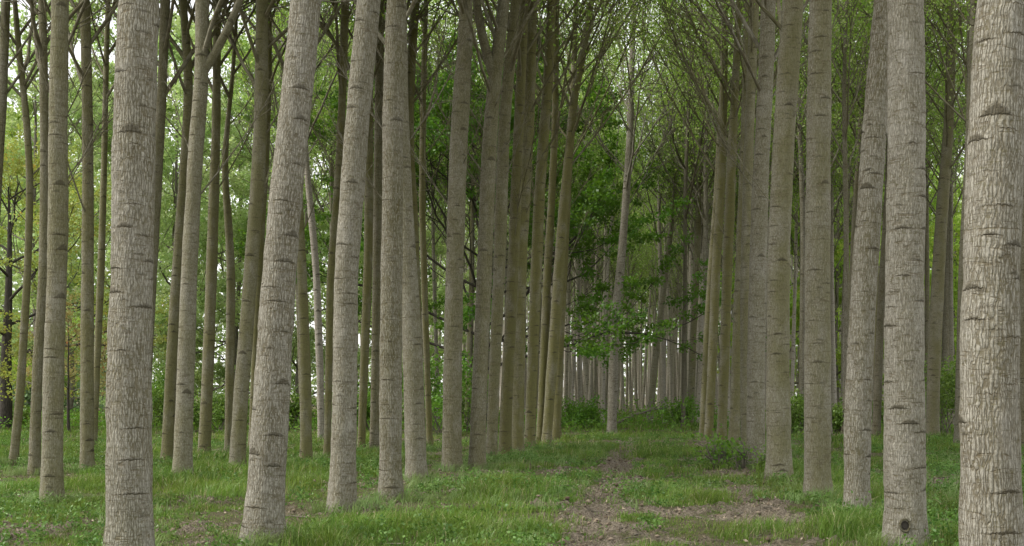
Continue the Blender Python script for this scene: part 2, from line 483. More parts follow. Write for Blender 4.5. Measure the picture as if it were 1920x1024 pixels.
def leaf_cloud(P, plan, rng, count, size, leaf_lo, zlim):
    """leaves hung round the twigs of the limbs; none below leaf_lo"""
    W = np.array([L ** 1.6 * np.clip((z + L * .8 - leaf_lo) / 3.0, 0.0, 1) for z, L, az, k in plan]); W /= W.sum()
    C = []
    for (z, L, az, k), wgt in zip(plan, W):
        m = int(count * wgt)
        if m < 1: continue
        an = LIMBS[k][1]; q = an[rng.integers(0, len(an), m)] + rng.normal(0, .035, (m, 3))
        M = np.array(limb_matrix(P, z, L, az, 0)); q = q @ M[:3, :3].T + M[:3, 3]
        keep = rng.uniform(0, 1, m) < sstep(leaf_lo - 1.0, leaf_lo + 2.0, q[:, 2])
        C.append(q[keep])
    C = np.concatenate(C) + rng.normal(0, .10, (sum(len(c) for c in C), 3))
    return C

def px(x, y, D):
    return ((x - 960) / FPX * D, D, EYE + (HZ - y) / FPX * D)

AXIS = {}
def hand_tree(pts, label, D=None, moss=.35, dark=0.0, cb=None, group=None, sides=20, H=None, leaves=6000, lsize=.09,
              cat="tree", leaf_lo=10.5, low_limbs=(), seed=0, first=1.0, pale=0.0):
    """pts: (x, y, width) of the trunk in the photograph from the ground up; turned into metres at the trunk's own distance"""
    x0, y0, w0 = pts[0]
    if D is None: D = EYE * FPX / (y0 - HZ)
    rng = np.random.default_rng(seed + int(x0 * 7 + y0))
    W = [np.array(px(x, y, D)) for x, y, _ in pts]
    base = W[0].copy()
    zg = gz(base[0], base[1])
    d0 = (W[1] - W[0]) / np.linalg.norm(W[1] - W[0])
    if base[2] > 0.1:    # the base is out of sight: run the trunk on down to the ground
        base = base - d0 * (base[2] - zg) / max(d0[2], .5)
        W.insert(0, base.copy())
        widths = [w0] + [w_ for _, _, w_ in pts]
    else: widths = [w_ for _, _, w_ in pts]
    W = np.array(W); R = np.array(widths) / 2 / FPX * D
    R[0] *= .94
    loc = Vector((W[0][0], W[0][1], zg))
    # sway towards and away from the camera, which the photograph cannot show
    ztop = W[-1][2]
    H = H or rng.uniform(22, 25)
    hgt = W[:, 2] - W[0][2]
    W[:, 1] += .012 * hgt ** 1.2 * rng.uniform(-1, 1)
    # above the frame
    dv = W[-1] - W[-2]; dv /= np.linalg.norm(dv)
    extra = []; er = []
    if ztop < H - 1:
        m = 6
        for k in range(1, m + 1):
            t = k / m; zz = ztop + (H - ztop) * t
            dvk = dv[:2] / max(dv[2], .5) * (zz - ztop) * (1 - .55 * t)
            extra.append([W[-1][0] + dvk[0] + rng.normal(0, .05), W[-1][1] + dvk[1] + rng.normal(0, .05), zz]); er.append(max(R[-1] * (1 - t) ** .9, .012))
        W = np.vstack([W, extra]); R = np.concatenate([R, er])
    P = W - np.array(loc)
    P[0][2] = 0
    low = P[0] - np.array([0, 0, .3]); P = np.vstack([low, P]); R = np.concatenate([[R[0]], R])
    root = thing("poplar_tree", label, cat, loc, group)
    A, Q = trunk_acc(P, R, sides, rng, ring=.07 if D < 17 else .15 if D < 26 else .3)
    AXIS[root.name] = Q
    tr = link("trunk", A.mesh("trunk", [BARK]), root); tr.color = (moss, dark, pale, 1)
    cb = cb or min(9.8, max(7.6, 1.6 + .27 * D))
    if cb > H - 6: cb = H - 8
    plan = crown_plan(rng, cb, H, first=first)
    fr = EYE + HZ / FPX * D
    AC = Acc()
    for (z, L, az, k) in plan:
        M = limb_matrix(Q, z, L, az, 0)
        if z < fr - .2:
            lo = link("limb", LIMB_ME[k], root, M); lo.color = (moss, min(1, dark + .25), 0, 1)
        else:
            V = np.concatenate(LIMBS[k][0].v); M_ = np.array(M)
            n0 = 0
            for v, f, bc in zip(LIMBS[k][0].v, LIMBS[k][0].f, LIMBS[k][0].bc):
                AC.raw(v @ M_[:3, :3].T + M_[:3, 3], f - n0, bc * L, None, 1); n0 += len(v)
    for (zz, L, az, k) in low_limbs:
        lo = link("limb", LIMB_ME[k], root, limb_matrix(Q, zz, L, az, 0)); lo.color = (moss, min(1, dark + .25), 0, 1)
    if 19 < D < 40 and cat == "tree":      # thin side shoots below the crown
        for _ in range(int(rng.integers(2, 5))):
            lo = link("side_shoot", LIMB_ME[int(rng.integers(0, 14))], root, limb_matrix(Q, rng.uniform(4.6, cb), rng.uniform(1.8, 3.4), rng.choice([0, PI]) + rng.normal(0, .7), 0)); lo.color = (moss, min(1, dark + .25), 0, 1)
    C = leaf_cloud(Q, plan, rng, leaves, lsize, leaf_lo, 0)
    AC.leaves(C, lsize, rng, 0)
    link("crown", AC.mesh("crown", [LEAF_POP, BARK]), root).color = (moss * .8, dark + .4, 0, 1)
    return root

GL, GR = "poplars left of the grassy aisle", "poplars right of the grassy aisle"
n_hand = 0
HAND = [
 # (points, label, options)
 ([(-36,880,20),(-20,600,19),(-4,300,18),(3,200,17),(10,0,16)], "poplar trunk cut by the left edge, seen only at its top corner", dict(D=25, moss=.5)),
 ([(24,870,17),(38,740,15),(52,512,13),(57,340,13),(50,220,12),(36,100,11),(28,0,9)], "thin bowed poplar, leftmost whole trunk, with a bend below its fork", dict(moss=.7, low_limbs=((8.6,5,.3,3),))),
 ([(64,889,22),(70,700,18),(83,512,17),(86,300,16),(84,100,15),(82,0,14)], "slim brown poplar half hidden behind a thicker trunk near the left edge", dict(moss=.5, dark=.15)),
 ([(97,948,42),(99,700,38),(104,512,36),(106,400,37),(104,250,35),(106,0,32)], "thick grey-brown poplar third from the left edge, with dark scars and slight kink", dict(moss=.5)),
 ([(163,885,26),(163,700,25),(163,512,23),(163,350,21),(161,200,20),(155,0,18)], "straight olive poplar between the kinked trunk and the big pale one on the left", dict(moss=.6)),
 ([(175,848,13),(181,700,12),(189,512,13),(195,300,11),(199,100,10),(202,0,9)], "very thin poplar tucked behind a straight olive one at left", dict(moss=.7)),
 ([(243,1080,92),(243,1000,86),(242,900,85),(242,700,81),(248,512,78),(250,400,78),(253,250,78),(257,100,76),(263,0,74)], "big pale grey poplar in front on the left, running off the bottom edge", dict(moss=.14, sides=28, leaves=2200, lsize=.16)),
 ([(266,880,22),(279,600,20),(291,380,19),(303,150,17),(308,0,18)], "dark poplar emerging from behind the big pale trunk on its right side", dict(moss=.5, dark=.3)),
 ([(313,866,23),(320,700,21),(330,512,18),(340,370,17),(350,230,17),(352,140,17),(340,0,13)], "slender olive poplar leaning right with a crooked fork near its top", dict(moss=.7, low_limbs=((9.4,5,.15,5),))),
 ([(341,907,37),(348,700,32),(354,512,30),(360,400,28),(368,250,28),(378,150,27),(377,0,23)], "poplar with a thick right-hand fork high up, right of the big pale trunk", dict(moss=.4, fork=(7.7,(450,0,13),(388,140)))),
 ([(382,857,24),(390,700,22),(398,512,21),(402,400,20),(408,250,16),(410,100,15),(411,0,13)], "leaning olive poplar with thin side branches, behind the forked poplar's right side", dict(moss=.7)),
 ([(428,855,14),(431,700,16),(434,512,16),(428,400,14),(420,320,12),(428,220,9),(437,150,8),(446,0,6)], "thin crooked poplar stem just left of an upright brown one", dict(moss=.7)),
 ([(444,884,31),(450,760,28),(463,600,27),(470,500,26),(483,330,26),(488,200,25),(490,0,23)], "brown curved poplar left of the big leaning trunk", dict(moss=.65)),
 ([(472,846,14),(480,600,14),(487,450,14),(497,300,12),(503,100,10)], "narrow poplar squeezed behind the big leaning trunk's left edge", dict(moss=.8)),
 ([(493,1021,75),(506,800,67),(512,700,65),(523,512,62),(532,400,60),(547,250,59),(563,100,57),(572,0,56)], "big pale grey poplar leaning strongly right, with brow-shaped scars", dict(moss=.10, sides=28, leaves=2200, lsize=.16)),
 ([(574,868,24),(573,700,21),(567,512,18),(562,400,16),(558,250,14),(556,0,12)], "olive poplar right beside the foot of the big leaning trunk", dict(moss=.75)),
 ([(602,832,13),(600,700,14),(596,600,14),(593,512,13),(583,400,13),(573,300,10),(566,150,8)], "pale thin poplar curving left, between an olive trunk and a thick grey one", dict(moss=.05, pale=.4, low_limbs=((10.5,4,2.5,2),))),
 ([(613,857,13),(617,700,14),(620,512,14),(630,400,13),(641,250,14),(649,0,15)], "thin olive poplar close on the left of the thick grey leaning trunk", dict(moss=.8)),
 ([(640,963,52),(644,850,49),(647,700,46),(649,512,46),(658,400,45),(669,250,46),(683,100,45),(693,0,45)], "thick grey poplar leaning right with many dark brow scars, second of its row", dict(moss=.18, sides=24, leaves=2500, lsize=.15)),
 ([(677,848,15),(686,600,17),(690,512,16),(692,400,17),(693,200,14),(695,0,12)], "olive trunk between two thick grey poplars, bending right low down", dict(moss=.8, dark=.1)),
 ([(701,847,18),(704,700,17),(708,400,18),(710,200,18),(710,50,17)], "brown poplar mostly hidden behind the third thick trunk's left edge", dict(moss=.5)),
 ([(732,942,44),(733,700,42),(735,512,40),(737,400,38),(738,250,38),(741,100,37),(746,0,36)], "upright thick poplar with rows of eye-like scars, third of its row", dict(moss=.3, sides=24, leaves=3000, lsize=.14)),
 ([(781,905,42),(775,700,38),(771,600,36),(763,470,33),(757,350,30),(752,200,27),(750,0,25)], "stout poplar leaning left behind the upright scarred trunk", dict(moss=.35)),
 ([(792,845,15),(777,400,15),(768,280,16),(770,150,17),(781,0,16)], "slim olive poplar rising above the stout left-leaning trunk", dict(moss=.8)),
 ([(806,838,12),(798,600,12),(792,400,12),(794,200,11),(800,0,9)], "thin brown poplar stem left of the trunk whose limbs spread at the top", dict(moss=.8)),
 ([(847,884,38),(848,700,35),(852,512,33),(855,400,33),(861,250,33),(867,150,31),(873,80,28),(874,0,24)], "poplar standing apart with spreading limbs at a dark knot near the top", dict(moss=.45, cb=8.9, first=1.1)),
 ([(894,882,32),(900,700,28),(908,512,28),(912,400,28),(918,250,27),(927,150,25),(944,0,22)], "first poplar of the tight left cluster, dividing high up in two limbs", dict(moss=.5, fork=(8.7,(893,0,15),(925,145)))),
 ([(921,862,22),(927,700,22),(936,512,23),(940,400,24),(944,250,23),(953,150,22),(968,0,19)], "second poplar of the tight left cluster, olive and evenly curved", dict(moss=.6)),
 ([(946,858,24),(952,700,22),(958,600,21),(966,400,21),(974,200,19),(984,0,16)], "third poplar of the tight left cluster, dark olive foot", dict(moss=.85, dark=.15)),
 ([(970,850,24),(972,700,24),(975,512,24),(983,350,24),(990,250,22),(994,150,20),(1000,0,16)], "fourth poplar of the tight left cluster, branching at a third of its height", dict(moss=.8, cb=9.2)),
 ([(993,842,22),(998,700,21),(1005,512,22),(1012,350,20),(1020,250,20),(1028,150,18),(1034,0,16)], "fifth poplar of the tight left cluster, yellowish olive bark", dict(moss=.9)),
 ([(1012,832,14),(1018,700,15),(1026,512,16),(1034,380,14),(1040,250,13),(1042,100,12)], "thin sixth stem of the tight left cluster between two wider trunks", dict(moss=.9)),
 ([(1024,833,19),(1034,700,20),(1048,512,20),(1056,400,19),(1068,280,16),(1076,180,15),(1095,100,12),(1110,0,10)], "poplar near the cluster's right end, its top bending right over the aisle", dict(moss=.85, low_limbs=((8.9,6,.1,1),(9.2,5,.9,4)))),
 ([(1042,825,20),(1046,700,18),(1052,600,16),(1060,450,14),(1068,300,13),(1078,100,11)], "last poplar of the tight left cluster, its foot beside the open aisle", dict(moss=.8)),
 ([(1147,813,18),(1150,700,18),(1154,600,17),(1163,512,16),(1172,400,14),(1182,250,13),(1186,100,11),(1190,0,9)], "lone pinkish grey poplar standing in the middle of the aisle", dict(moss=.05, pale=.08, leaves=9000, H=26, low_limbs=((9.2,5,.2,0),(10.8,5,2.9,6),(9.8,4,.0,8)))),
 ([(1218,791,13),(1226,700,13),(1237,600,11),(1249,512,11),(1262,400,9),(1275,250,8)], "slanting poplar behind the undergrowth, right of the lone aisle tree", dict(D=58, moss=.4)),
 ([(1281,800,8),(1282,650,8),(1284,512,7),(1284,350,7),(1290,200,6)], "dark pole-thin poplar at the right end of the undergrowth strip", dict(D=52, moss=.2, dark=.7)),
 ([(1295,792,15),(1299,650,13),(1306,512,12),(1312,350,11),(1320,200,9)], "slim brown poplar behind the undergrowth beside a dark pole-thin one", dict(D=56, moss=.6)),
 ([(1317,820,13),(1324,650,13),(1332,512,13),(1344,350,12),(1350,200,11)], "innermost thin poplar of the right-hand row, beside the aisle", dict(moss=.8, dark=.1)),
 ([(1328,824,17),(1335,700,17),(1343,512,17),(1353,350,16),(1358,200,15),(1362,0,13)], "second poplar from the aisle in the right row, curved and dark olive", dict(moss=.85, dark=.1)),
 ([(1352,832,19),(1358,700,18),(1364,512,19),(1369,400,19),(1372,310,19),(1378,200,15),(1388,0,14)], "olive poplar of the right row with a broom of limbs from one knot", dict(moss=.85, cb=9.2, low_limbs=((9.3,6,2.2,2),(9.3,6,3.4,5),(9.4,5,.4,7)))),
 ([(1376,836,22),(1381,700,20),(1389,512,20),(1393,400,18),(1401,200,17),(1405,0,16)], "olive poplar behind the leafy sapling at the right row's foot", dict(moss=.7)),
 ([(1397,850,18),(1398,512,18),(1404,300,18),(1412,100,18),(1417,0,18)], "poplar almost wholly behind a pale trunk of the right row", dict(moss=.6)),
 ([(1417,882,36),(1418,700,34),(1422,512,33),(1427,350,31),(1435,200,29),(1441,100,29),(1444,0,28)], "light brown poplar just right of the leafy sapling at its foot", dict(moss=.3)),
 ([(1463,906,50),(1460,800,45),(1459,700,43),(1459,512,41),(1463,400,40),(1470,250,39),(1480,100,39),(1487,0,38)], "thick olive-footed poplar with a bare mound of soil before it", dict(moss=.6, sides=24, leaves=3000, lsize=.14)),
 ([(1532,940,50),(1532,800,48),(1532,700,48),(1531,512,46),(1532,250,44),(1534,0,41)], "very straight thick poplar with an olive stain at mid height", dict(moss=.5, sides=24, leaves=2500, lsize=.15)),
 ([(1606,972,50),(1608,800,49),(1612,700,49),(1622,512,47),(1630,400,45),(1640,250,45),(1653,100,43),(1661,0,41)], "pale poplar leaning right behind the broad straight one", dict(moss=.2, sides=24, leaves=2500, lsize=.15)),
 ([(1698,1036,76),(1697,900,74),(1696,800,73),(1695,700,72),(1695,512,70),(1698,400,70),(1699,250,69),(1697,0,65)], "broad straight pale poplar with a round hole scar at its foot", dict(moss=.15, sides=28, leaves=2200, lsize=.16)),
 ([(1860,1173,118),(1860,1020,113),(1857,900,108),(1856,700,105),(1859,512,104),(1864,400,102),(1871,250,100),(1879,100,98),(1887,0,96)], "largest and nearest poplar trunk at right with coarse ridged bark", dict(moss=.12, sides=32, leaves=1800, lsize=.18)),
 ([(1583,813,11),(1590,650,10),(1597,512,10),(1601,400,10),(1611,250,10),(1619,100,11),(1624,0,9)], "thin dark poplar seen left of the pale leaning trunk on the right", dict(moss=.5, dark=.5)),
 ([(1643,818,17),(1648,650,15),(1653,512,13),(1660,400,12),(1668,200,11)], "dark poplar in the gap between pale leaning and broad straight trunks", dict(moss=.4, dark=.5)),
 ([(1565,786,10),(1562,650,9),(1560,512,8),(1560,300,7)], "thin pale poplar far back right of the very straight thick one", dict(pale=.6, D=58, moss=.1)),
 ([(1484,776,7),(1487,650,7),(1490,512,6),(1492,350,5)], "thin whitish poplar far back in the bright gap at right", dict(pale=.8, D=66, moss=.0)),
 ([(1503,800,9),(1504,650,9),(1504,512,8),(1503,300,7)], "narrow dark poplar just left of the very straight thick trunk", dict(D=54, moss=.5, dark=.4)),
 ([(1748,822,26),(1751,700,24),(1761,512,23),(1768,400,22),(1781,250,18),(1788,100,16),(1790,0,15)], "olive poplar right of the broad straight trunk, branching above mid height", dict(moss=.65, dark=.25, cb=8.6, low_limbs=((8.8,5,2.6,2),(9.0,5,.3,6)))),
 ([(1772,795,16),(1773,650,15),(1776,512,14),(1780,300,12)], "brown-grey poplar behind the branching olive one at right", dict(D=56, moss=.3, dark=.2)),
 ([(1735,800,9),(1739,650,9),(1740,512,9),(1738,250,10),(1736,0,10)], "thin poplar touching the right edge of the broad straight trunk", dict(D=54, moss=.5, dark=.3)),
 ([(1801,838,24),(1806,512,21),(1815,300,19),(1824,0,17)], "poplar peeping out left of the largest near trunk", dict(moss=.6, dark=.2)),
 ([(1915,845,20),(1920,512,18),(1924,300,16),(1930,0,15)], "dark poplar in the gap between the largest trunk and the right edge", dict(moss=.6, dark=.4)),
]
def forked(root, D, zf, top, at_):
    """a second leader as thick as a limb, rising from the fork to where the photograph shows it leave"""
    p0 = axis_at(AXIS[root.name], px(at_[0], at_[1], D)[2] - root.location.z) + np.array(root.location); p1 = np.array(px(top[0], top[1], D)); r0 = top[2] / 2 / FPX * D
    t = np.linspace(0, 1, 7)[:, None]
    P = p0 + (p1 - p0) * t; P[:, 0] += np.sign(p1[0] - p0[0]) * .05 * np.sin(t[:, 0] * PI)
    P = np.vstack([P, [p1 + (p1 - p0) * .8 + [0, 0, 1.5], p1 + (p1 - p0) * 1.2 + [0, 0, 4]]])
    A = Acc(); A.tube(P - np.array(root.location), list(np.linspace(r0 * 1.35, r0, 7)) + [r0 * .5, .01], 12)
    o = link("forked_limb", A.mesh("forked_limb", [BARK]), root); o.color = (.5, .15, 0, 1)

hand_xy = []
for i, (pts, label, kw) in enumerate(HAND):
    kw = dict(kw); fk = kw.pop("fork", None)
    D = kw.get("D") or EYE * FPX / (pts[0][1] - HZ)
    grp = GL if pts[0][0] < 1100 else GR
    r = hand_tree(pts, label, group=grp, seed=i, **kw)
    hand_xy.append((r.location.x, r.location.y))
    if label.endswith("hole scar at its foot"):
        c_ = Vector(px(1697, 985, D - .235)) - r.location; K = Acc(); aa = np.linspace(0, 2 * PI, 17)
        ringp = np.stack([.05 * np.cos(aa) + c_.x, 0 * aa + c_.y, .062 * np.sin(aa) + c_.z], 1)
        K.tube(ringp, np.full(17, .013), 8); o_ = link("knot", K.mesh("knot", [BARK]), r); o_.color = (.3, .45, 0, 1)
        K = Acc(); K.tube(np.array([[c_.x, c_.y - .004, c_.z], [c_.x, c_.y + .05, c_.z]]), [.034, .034], 14)
        K.raw([[c_.x + .034 * math.cos(q), c_.y + .004, c_.z + .045 * math.sin(q)] for q in aa[:-1]] + [[c_.x, c_.y + .006, c_.z]], [(k_, (k_ + 1) % 16, 16) for k_ in range(16)])
        link("knot_hole", K.mesh("knot_hole", [BARK_OAK]), o_)
    if fk: forked(r, D, fk[0], fk[1], fk[2])

# far rows: the same kind of tree, each standing on the planting grid
def far_variant(rng, H, nl=9000):
    P = [np.zeros(3)]; d = np.array([rng.normal(0, .03), rng.normal(0, .03), 1.0])
    for k in range(12):
        d = d + np.array([rng.normal(.004, .022), rng.normal(0, .022), 0]); P.append(P[-1] + d * H / 12)
    P = np.array(P); P[:, 2] *= H / P[-1, 2]
    R = .145 * (1 - np.linspace(0, 1, 13)) ** .75 + .01
    P = np.vstack([[0, 0, -.3], P]); R = np.concatenate([[R[0]], R])
    A, Q = trunk_acc(P, R, 10, rng, ring=.7)
    plan = crown_plan(rng, rng.uniform(8.5, 10.5), H)
    T = A.mesh("trunk", [BARK])
    C = Acc()
    C.leaves(leaf_cloud(Q, plan, rng, nl, .13, 11.0, 0), .125, rng, 0)
    return T, plan, Q, C.mesh("crown", [LEAF_POP])
RF = np.random.default_rng(5)
VARS = [far_variant(RF, RF.uniform(24, 28), 8500) for _ in range(6)]
THIN = [far_variant(RF, RF.uniform(24, 29), 3000) for _ in range(5)]

ZONES = [(-999, 97, "left of the kinked thick trunk at the left edge"), (97, 243, "between the kinked thick trunk and the big pale one at left"),
 (243, 345, "between the big pale trunk and the forked poplar"), (345, 450, "between the forked poplar and the brown curved one"),
 (450, 560, "behind the big leaning trunk"), (560, 650, "between the big leaning trunk and the second thick grey one"),
 (650, 735, "between the second and third thick trunks of the left row"), (735, 850, "between the third thick trunk and the poplar standing apart"),
 (850, 960, "behind the left half of the tight left cluster"), (960, 1050, "behind the right half of the tight left cluster"),
 (1050, 1147, "in the opening between the tight left cluster and the lone aisle tree"), (1147, 1235, "just right of the lone aisle tree"),
 (1235, 1315, "in the opening between the aisle and the right row"), (1315, 1400, "behind the tight stems of the right row"),
 (1400, 1500, "behind the olive-footed poplar of the right row"), (1500, 1575, "behind the very straight thick trunk"),
 (1575, 1650, "behind the pale leaning trunk at right"), (1650, 1740, "behind the broad straight pale trunk"),
 (1740, 1810, "beside the branching olive poplar at right"), (1810, 3000, "behind the largest trunk at the right edge")]
def far_tree(x, y, label, group, rng, limbs):
    X = x / y * FPX + 960
    for k_, (a_, b_, t_) in enumerate(ZONES):
        if a_ <= X < b_:
            sz = "slender far poplar" if y < 58 else "thin distant poplar" if y < 85 else "pole-thin remotest poplar"
            label = sz + " " + t_; group = ("far poplars " if y < 58 else "distant poplars " if y < 85 else "remotest poplars ") + t_
    vv = VARS if y < 62 or limbs == 8 else THIN
    T, plan, Q, C = vv[int(rng.integers(0, len(vv)))]
    z = gz(x, y)
    root = thing("poplar_tree", label, "tree", (x, y, z), group)
    s = rng.uniform(.85, 1.1)
    root.rotation_euler = (0, 0, rng.uniform(0, 6.28)); root.scale = (s * rng.uniform(.62, 1.05),) * 2 + (s,)
    c = (rng.uniform(.1, .8) * (1 if y < 55 else .4), rng.uniform(0, .08), 0 if y < 55 else rng.uniform(.2, 1), 1)  # beyond the near rows, trunk colour is lightened to offset canopy shade
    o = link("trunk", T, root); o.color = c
    o = link("crown", C, root)
    for k, (zz, L, az, i) in enumerate(plan[:limbs]):
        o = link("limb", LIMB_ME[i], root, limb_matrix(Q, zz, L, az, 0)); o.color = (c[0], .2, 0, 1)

nfar = 0
yy = 30.0
k = 0
while yy < 150:
    for j, o in enumerate((-15.8, -12.2, -8.6, -4.4, 2.6, 6.6, 10.4, 14.2)):
        x = o + ROW * yy + RF.normal(0, .28); y = yy + RF.normal(0, .45) + (1.6 if j % 2 else 0)
        if y < 36 or (y < 50 and o > -13 and o < 4): continue
        if o < -5 and y < 46: continue
        if o < -10 and y > 62 and RF.uniform() < .6: continue
        if abs(o + .9) > 6 and y > 100 and RF.uniform() < .35: continue
        if o > 9 and y > 60 and RF.uniform() < .4: continue
        if min((x - a_) ** 2 + (y - b_) ** 2 for a_, b_ in hand_xy) < 2.2: continue
        if abs(x / y * FPX + 960 - 960) > 1150: continue
        side = ("far slender poplar of the packed rows left of the lone aisle tree" if x / y * FPX + 960 < 1147 else
                "far slender poplar of the packed rows right of the lone aisle tree")
        far_tree(x, y, side, "far poplars " + ("left" if x / y * FPX + 960 < 1147 else "right"), RF, 12 if y < 62 else 7)
        nfar += 1
    yy += 3.4
for y in np.arange(62, 125, 5.2):
    for o in (-6.6, 4.6):
        if RF.uniform() < .85:
            x = o + ROW * y + RF.normal(0, .3); sd_ = x / y * FPX + 960 < 1147
            far_tree(x, y, "far slender poplar of the packed rows %s of the lone aisle tree" % ("left" if sd_ else "right"), "far poplars " + ("left" if sd_ else "right"), RF, 5); nfar += 1
# the aisle closes far away
for o, y0_ in ((-5.4, 80), (-3.4, 84), (3.6, 76), (5.6, 82)):
    for y in np.arange(y0_, 122, 5.7):
        x = o + ROW * y + RF.normal(0, .3); sd_ = x / y * FPX + 960 < 1147
        if nfar < 228: far_tree(x, y, "far slender poplar of the packed rows %s of the lone aisle tree" % ("left" if sd_ else "right"), "far poplars " + ("left" if sd_ else "right"), RF, 3); nfar += 1
# beyond the 300 nearest: the rest of the plantation as one mass
A = Acc(); LV = []
for _ in range(300):
    y = RF.uniform(88, 148); o = RF.uniform(-26, 24); x = o + ROW * y + (RF.uniform(-8, 8) if RF.uniform() < .3 else 0); z = gz(x, y)
    h = RF.uniform(22, 27); t = np.linspace(0, 1, 7); ln_ = RF.normal(0, .03, 2)
    P = np.stack([x + ln_[0] * h * t + RF.normal(0, .1, 7) * t, y + ln_[1] * h * t, z - .3 + h * t], 1)
    A.tube(P, RF.uniform(.10, .17) * (1 - t * .93), 7, seed=RF.uniform(0, 30))
    q = np.stack([x + ln_[0] * h + RF.normal(0, 1.2, 160), y + RF.normal(0, 1.2, 160), z + RF.uniform(12, 26, 160)], 1); LV.append(q)
A.leaves(np.concatenate(LV), .2, RF, 1)
fo = tag(link("distant_poplars", A.mesh("distant_poplars", [BARK, LEAF_POP])), "remotest pale poplar trunks massed at the far end of the plantation", "trees", kind="stuff"); fo.color = (.15, 0, .8, 1)  # pale tint puts far-end light into the trunk colour
for y, o in ((60, -2.6), (64, .8), (69, -3.0), (74, 1.4), (79, -1.4), (84, -2.0), (90, .3), (97, -1.2), (103, 1.0), (110, -2.4), (112, .2), (118, -1.0)):
    far_tree(o + ROW * y, y, "far slender poplar closing the end of the aisle", "far poplars closing the aisle", RF, 8); nfar += 1
print("FAR", nfar)

# ---------------------------------------------------------------- broadleaf trees and bushes
def grow(A, p, d, L, r, depth, rng, clumps, spread=.6, up=.05, sides=6, droop=0.0, wander=.14):
    n = 6; P = [p]; dd = d / np.linalg.norm(d)
    for _ in range(n - 1):
        dd = dd + rng.normal(0, wander, 3) + np.array([0, 0, up - droop]); dd /= np.linalg.norm(dd)
        P.append(P[-1] + dd * L / (n - 1))
    P = np.array(P); r1 = r * .55
    A.tube(P, np.linspace(r, r1 if depth else r * .25, n), sides, seed=rng.uniform(0, 9))
    if depth == 0: clumps.append(P[3:]); return
    if depth == 1: clumps.append(P[4:])
    for k in range(int(rng.integers(3, 5))):
        i = int(rng.integers(2, n)); nd = dd + rng.normal(0, spread, 3); nd[2] = nd[2] * .8 + .1
        grow(A, P[i], nd, L * rng.uniform(.55, .8), r1 * rng.uniform(.6, .9), depth - 1, rng, clumps, spread, up, max(4, sides - 1), droop, wander)

def broad_tree(name, label, x, y, H, width, mats, seed, nleaf, lsize, trunk_r=.25, low=.25, cat="tree", group=None, lean=(0, 0), nl=9, depth=2):
    rng = np.random.default_rng(seed); z = gz(x, y)
    root = thing(name, label, cat, (x, y, z), group)
    T = Acc(); cl = []
    n = 9; P = np.zeros((n, 3)); P[:, 2] = np.linspace(-.3, H * .85, n)
    P[1:, 0] += np.cumsum(rng.normal(0, .04 * H / 10, n - 1)) + lean[0] * P[1:, 2]; P[1:, 1] += np.cumsum(rng.normal(0, .04 * H / 10, n - 1)) + lean[1] * P[1:, 2]
    T.tube(P, trunk_r * (1 - np.linspace(0, .9, n)) ** .9, 12, wob=.03, rng=rng)
    tr = link("trunk", T.mesh("trunk", [mats[1]]), root)
    Lm = Acc()
    for k in range(nl):
        t = low + (1 - low) * (k / nl) ** 1.1; zz = H * .85 * t; p = axis_at(P, zz); az = k * 2.4 + rng.uniform(-.4, .4)
        L = width * .5 * (1.05 - .55 * abs(t - .35) / .65) * rng.uniform(.6, .8)
        el = .15 + .7 * t
        B = Acc(); c2 = []
        grow(B, p, np.array([math.cos(az), math.sin(az), el]), L, trunk_r * .34 * (1.1 - t * .7), depth, rng, c2, .55)
        cl += c2
        if k < nl:
            link("limb", B.mesh("limb", [mats[1]]), root)
    C = np.concatenate(cl); per = max(1, nleaf // len(C))
    Q = np.repeat(C, per, 0) + rng.normal(0, 1, (len(C) * per, 3)) * np.array([.16, .16, .10]) * (H / 10) ** .4
    K = Acc(); rvc = np.repeat(rng.uniform(0, .35, len(C)), per) + rng.uniform(0, .65, len(C) * per)
    K.leaves(Q, lsize, rng, 0, flat=.45, rv=rvc)
    link("crown", K.mesh("crown", [mats[0]]), root)
    return root

# the dark broadleaf tree among the left cluster
xo = (900 - 960) / FPX * 50
broad_tree("oak_tree", "dark-limbed spreading oak with vivid green leaves behind the left cluster of poplars", xo, 50, 16, 20, (OAKD, BARK_OAK), 3, 80000, .14, .24, .20, nl=24, lean=(.03, 0), depth=2)

def bush(name, label, x, y, H, width, mat, seed, nleaf, lsize, stems=9, cat="bush", group=None, bark=None):
    rng = np.random.default_rng(seed); root = thing(name, label, cat, (x, y, gz(x, y)), group)
    S = Acc(); cl = []
    for k in range(stems):
        az = rng.uniform(0, 6.28); d = np.array([math.cos(az) * width / H * .6, math.sin(az) * width / H * .6, 1.])
        grow(S, np.array([rng.normal(0, width * .08), rng.normal(0, width * .08), -.05]), d, H * rng.uniform(.45, .7), .02, 1, rng, cl, .6)
    link("stems", S.mesh("stems", [bark or BARK_GREY]), root)
    C = np.concatenate(cl); per = max(1, nleaf // len(C))
    Q = np.repeat(C, per, 0) + rng.normal(0, .11 * H ** .5, (len(C) * per, 3)); Q = Q[Q[:, 2] > .02]
    K = Acc(); K.leaves(Q, lsize, rng, 0, flat=.4); link("foliage", K.mesh("foliage", [mat]), root)
    return root

def atpx(x, y, D=None):
    D = D or EYE * FPX / (y - HZ); return (x - 960) / FPX * D, D

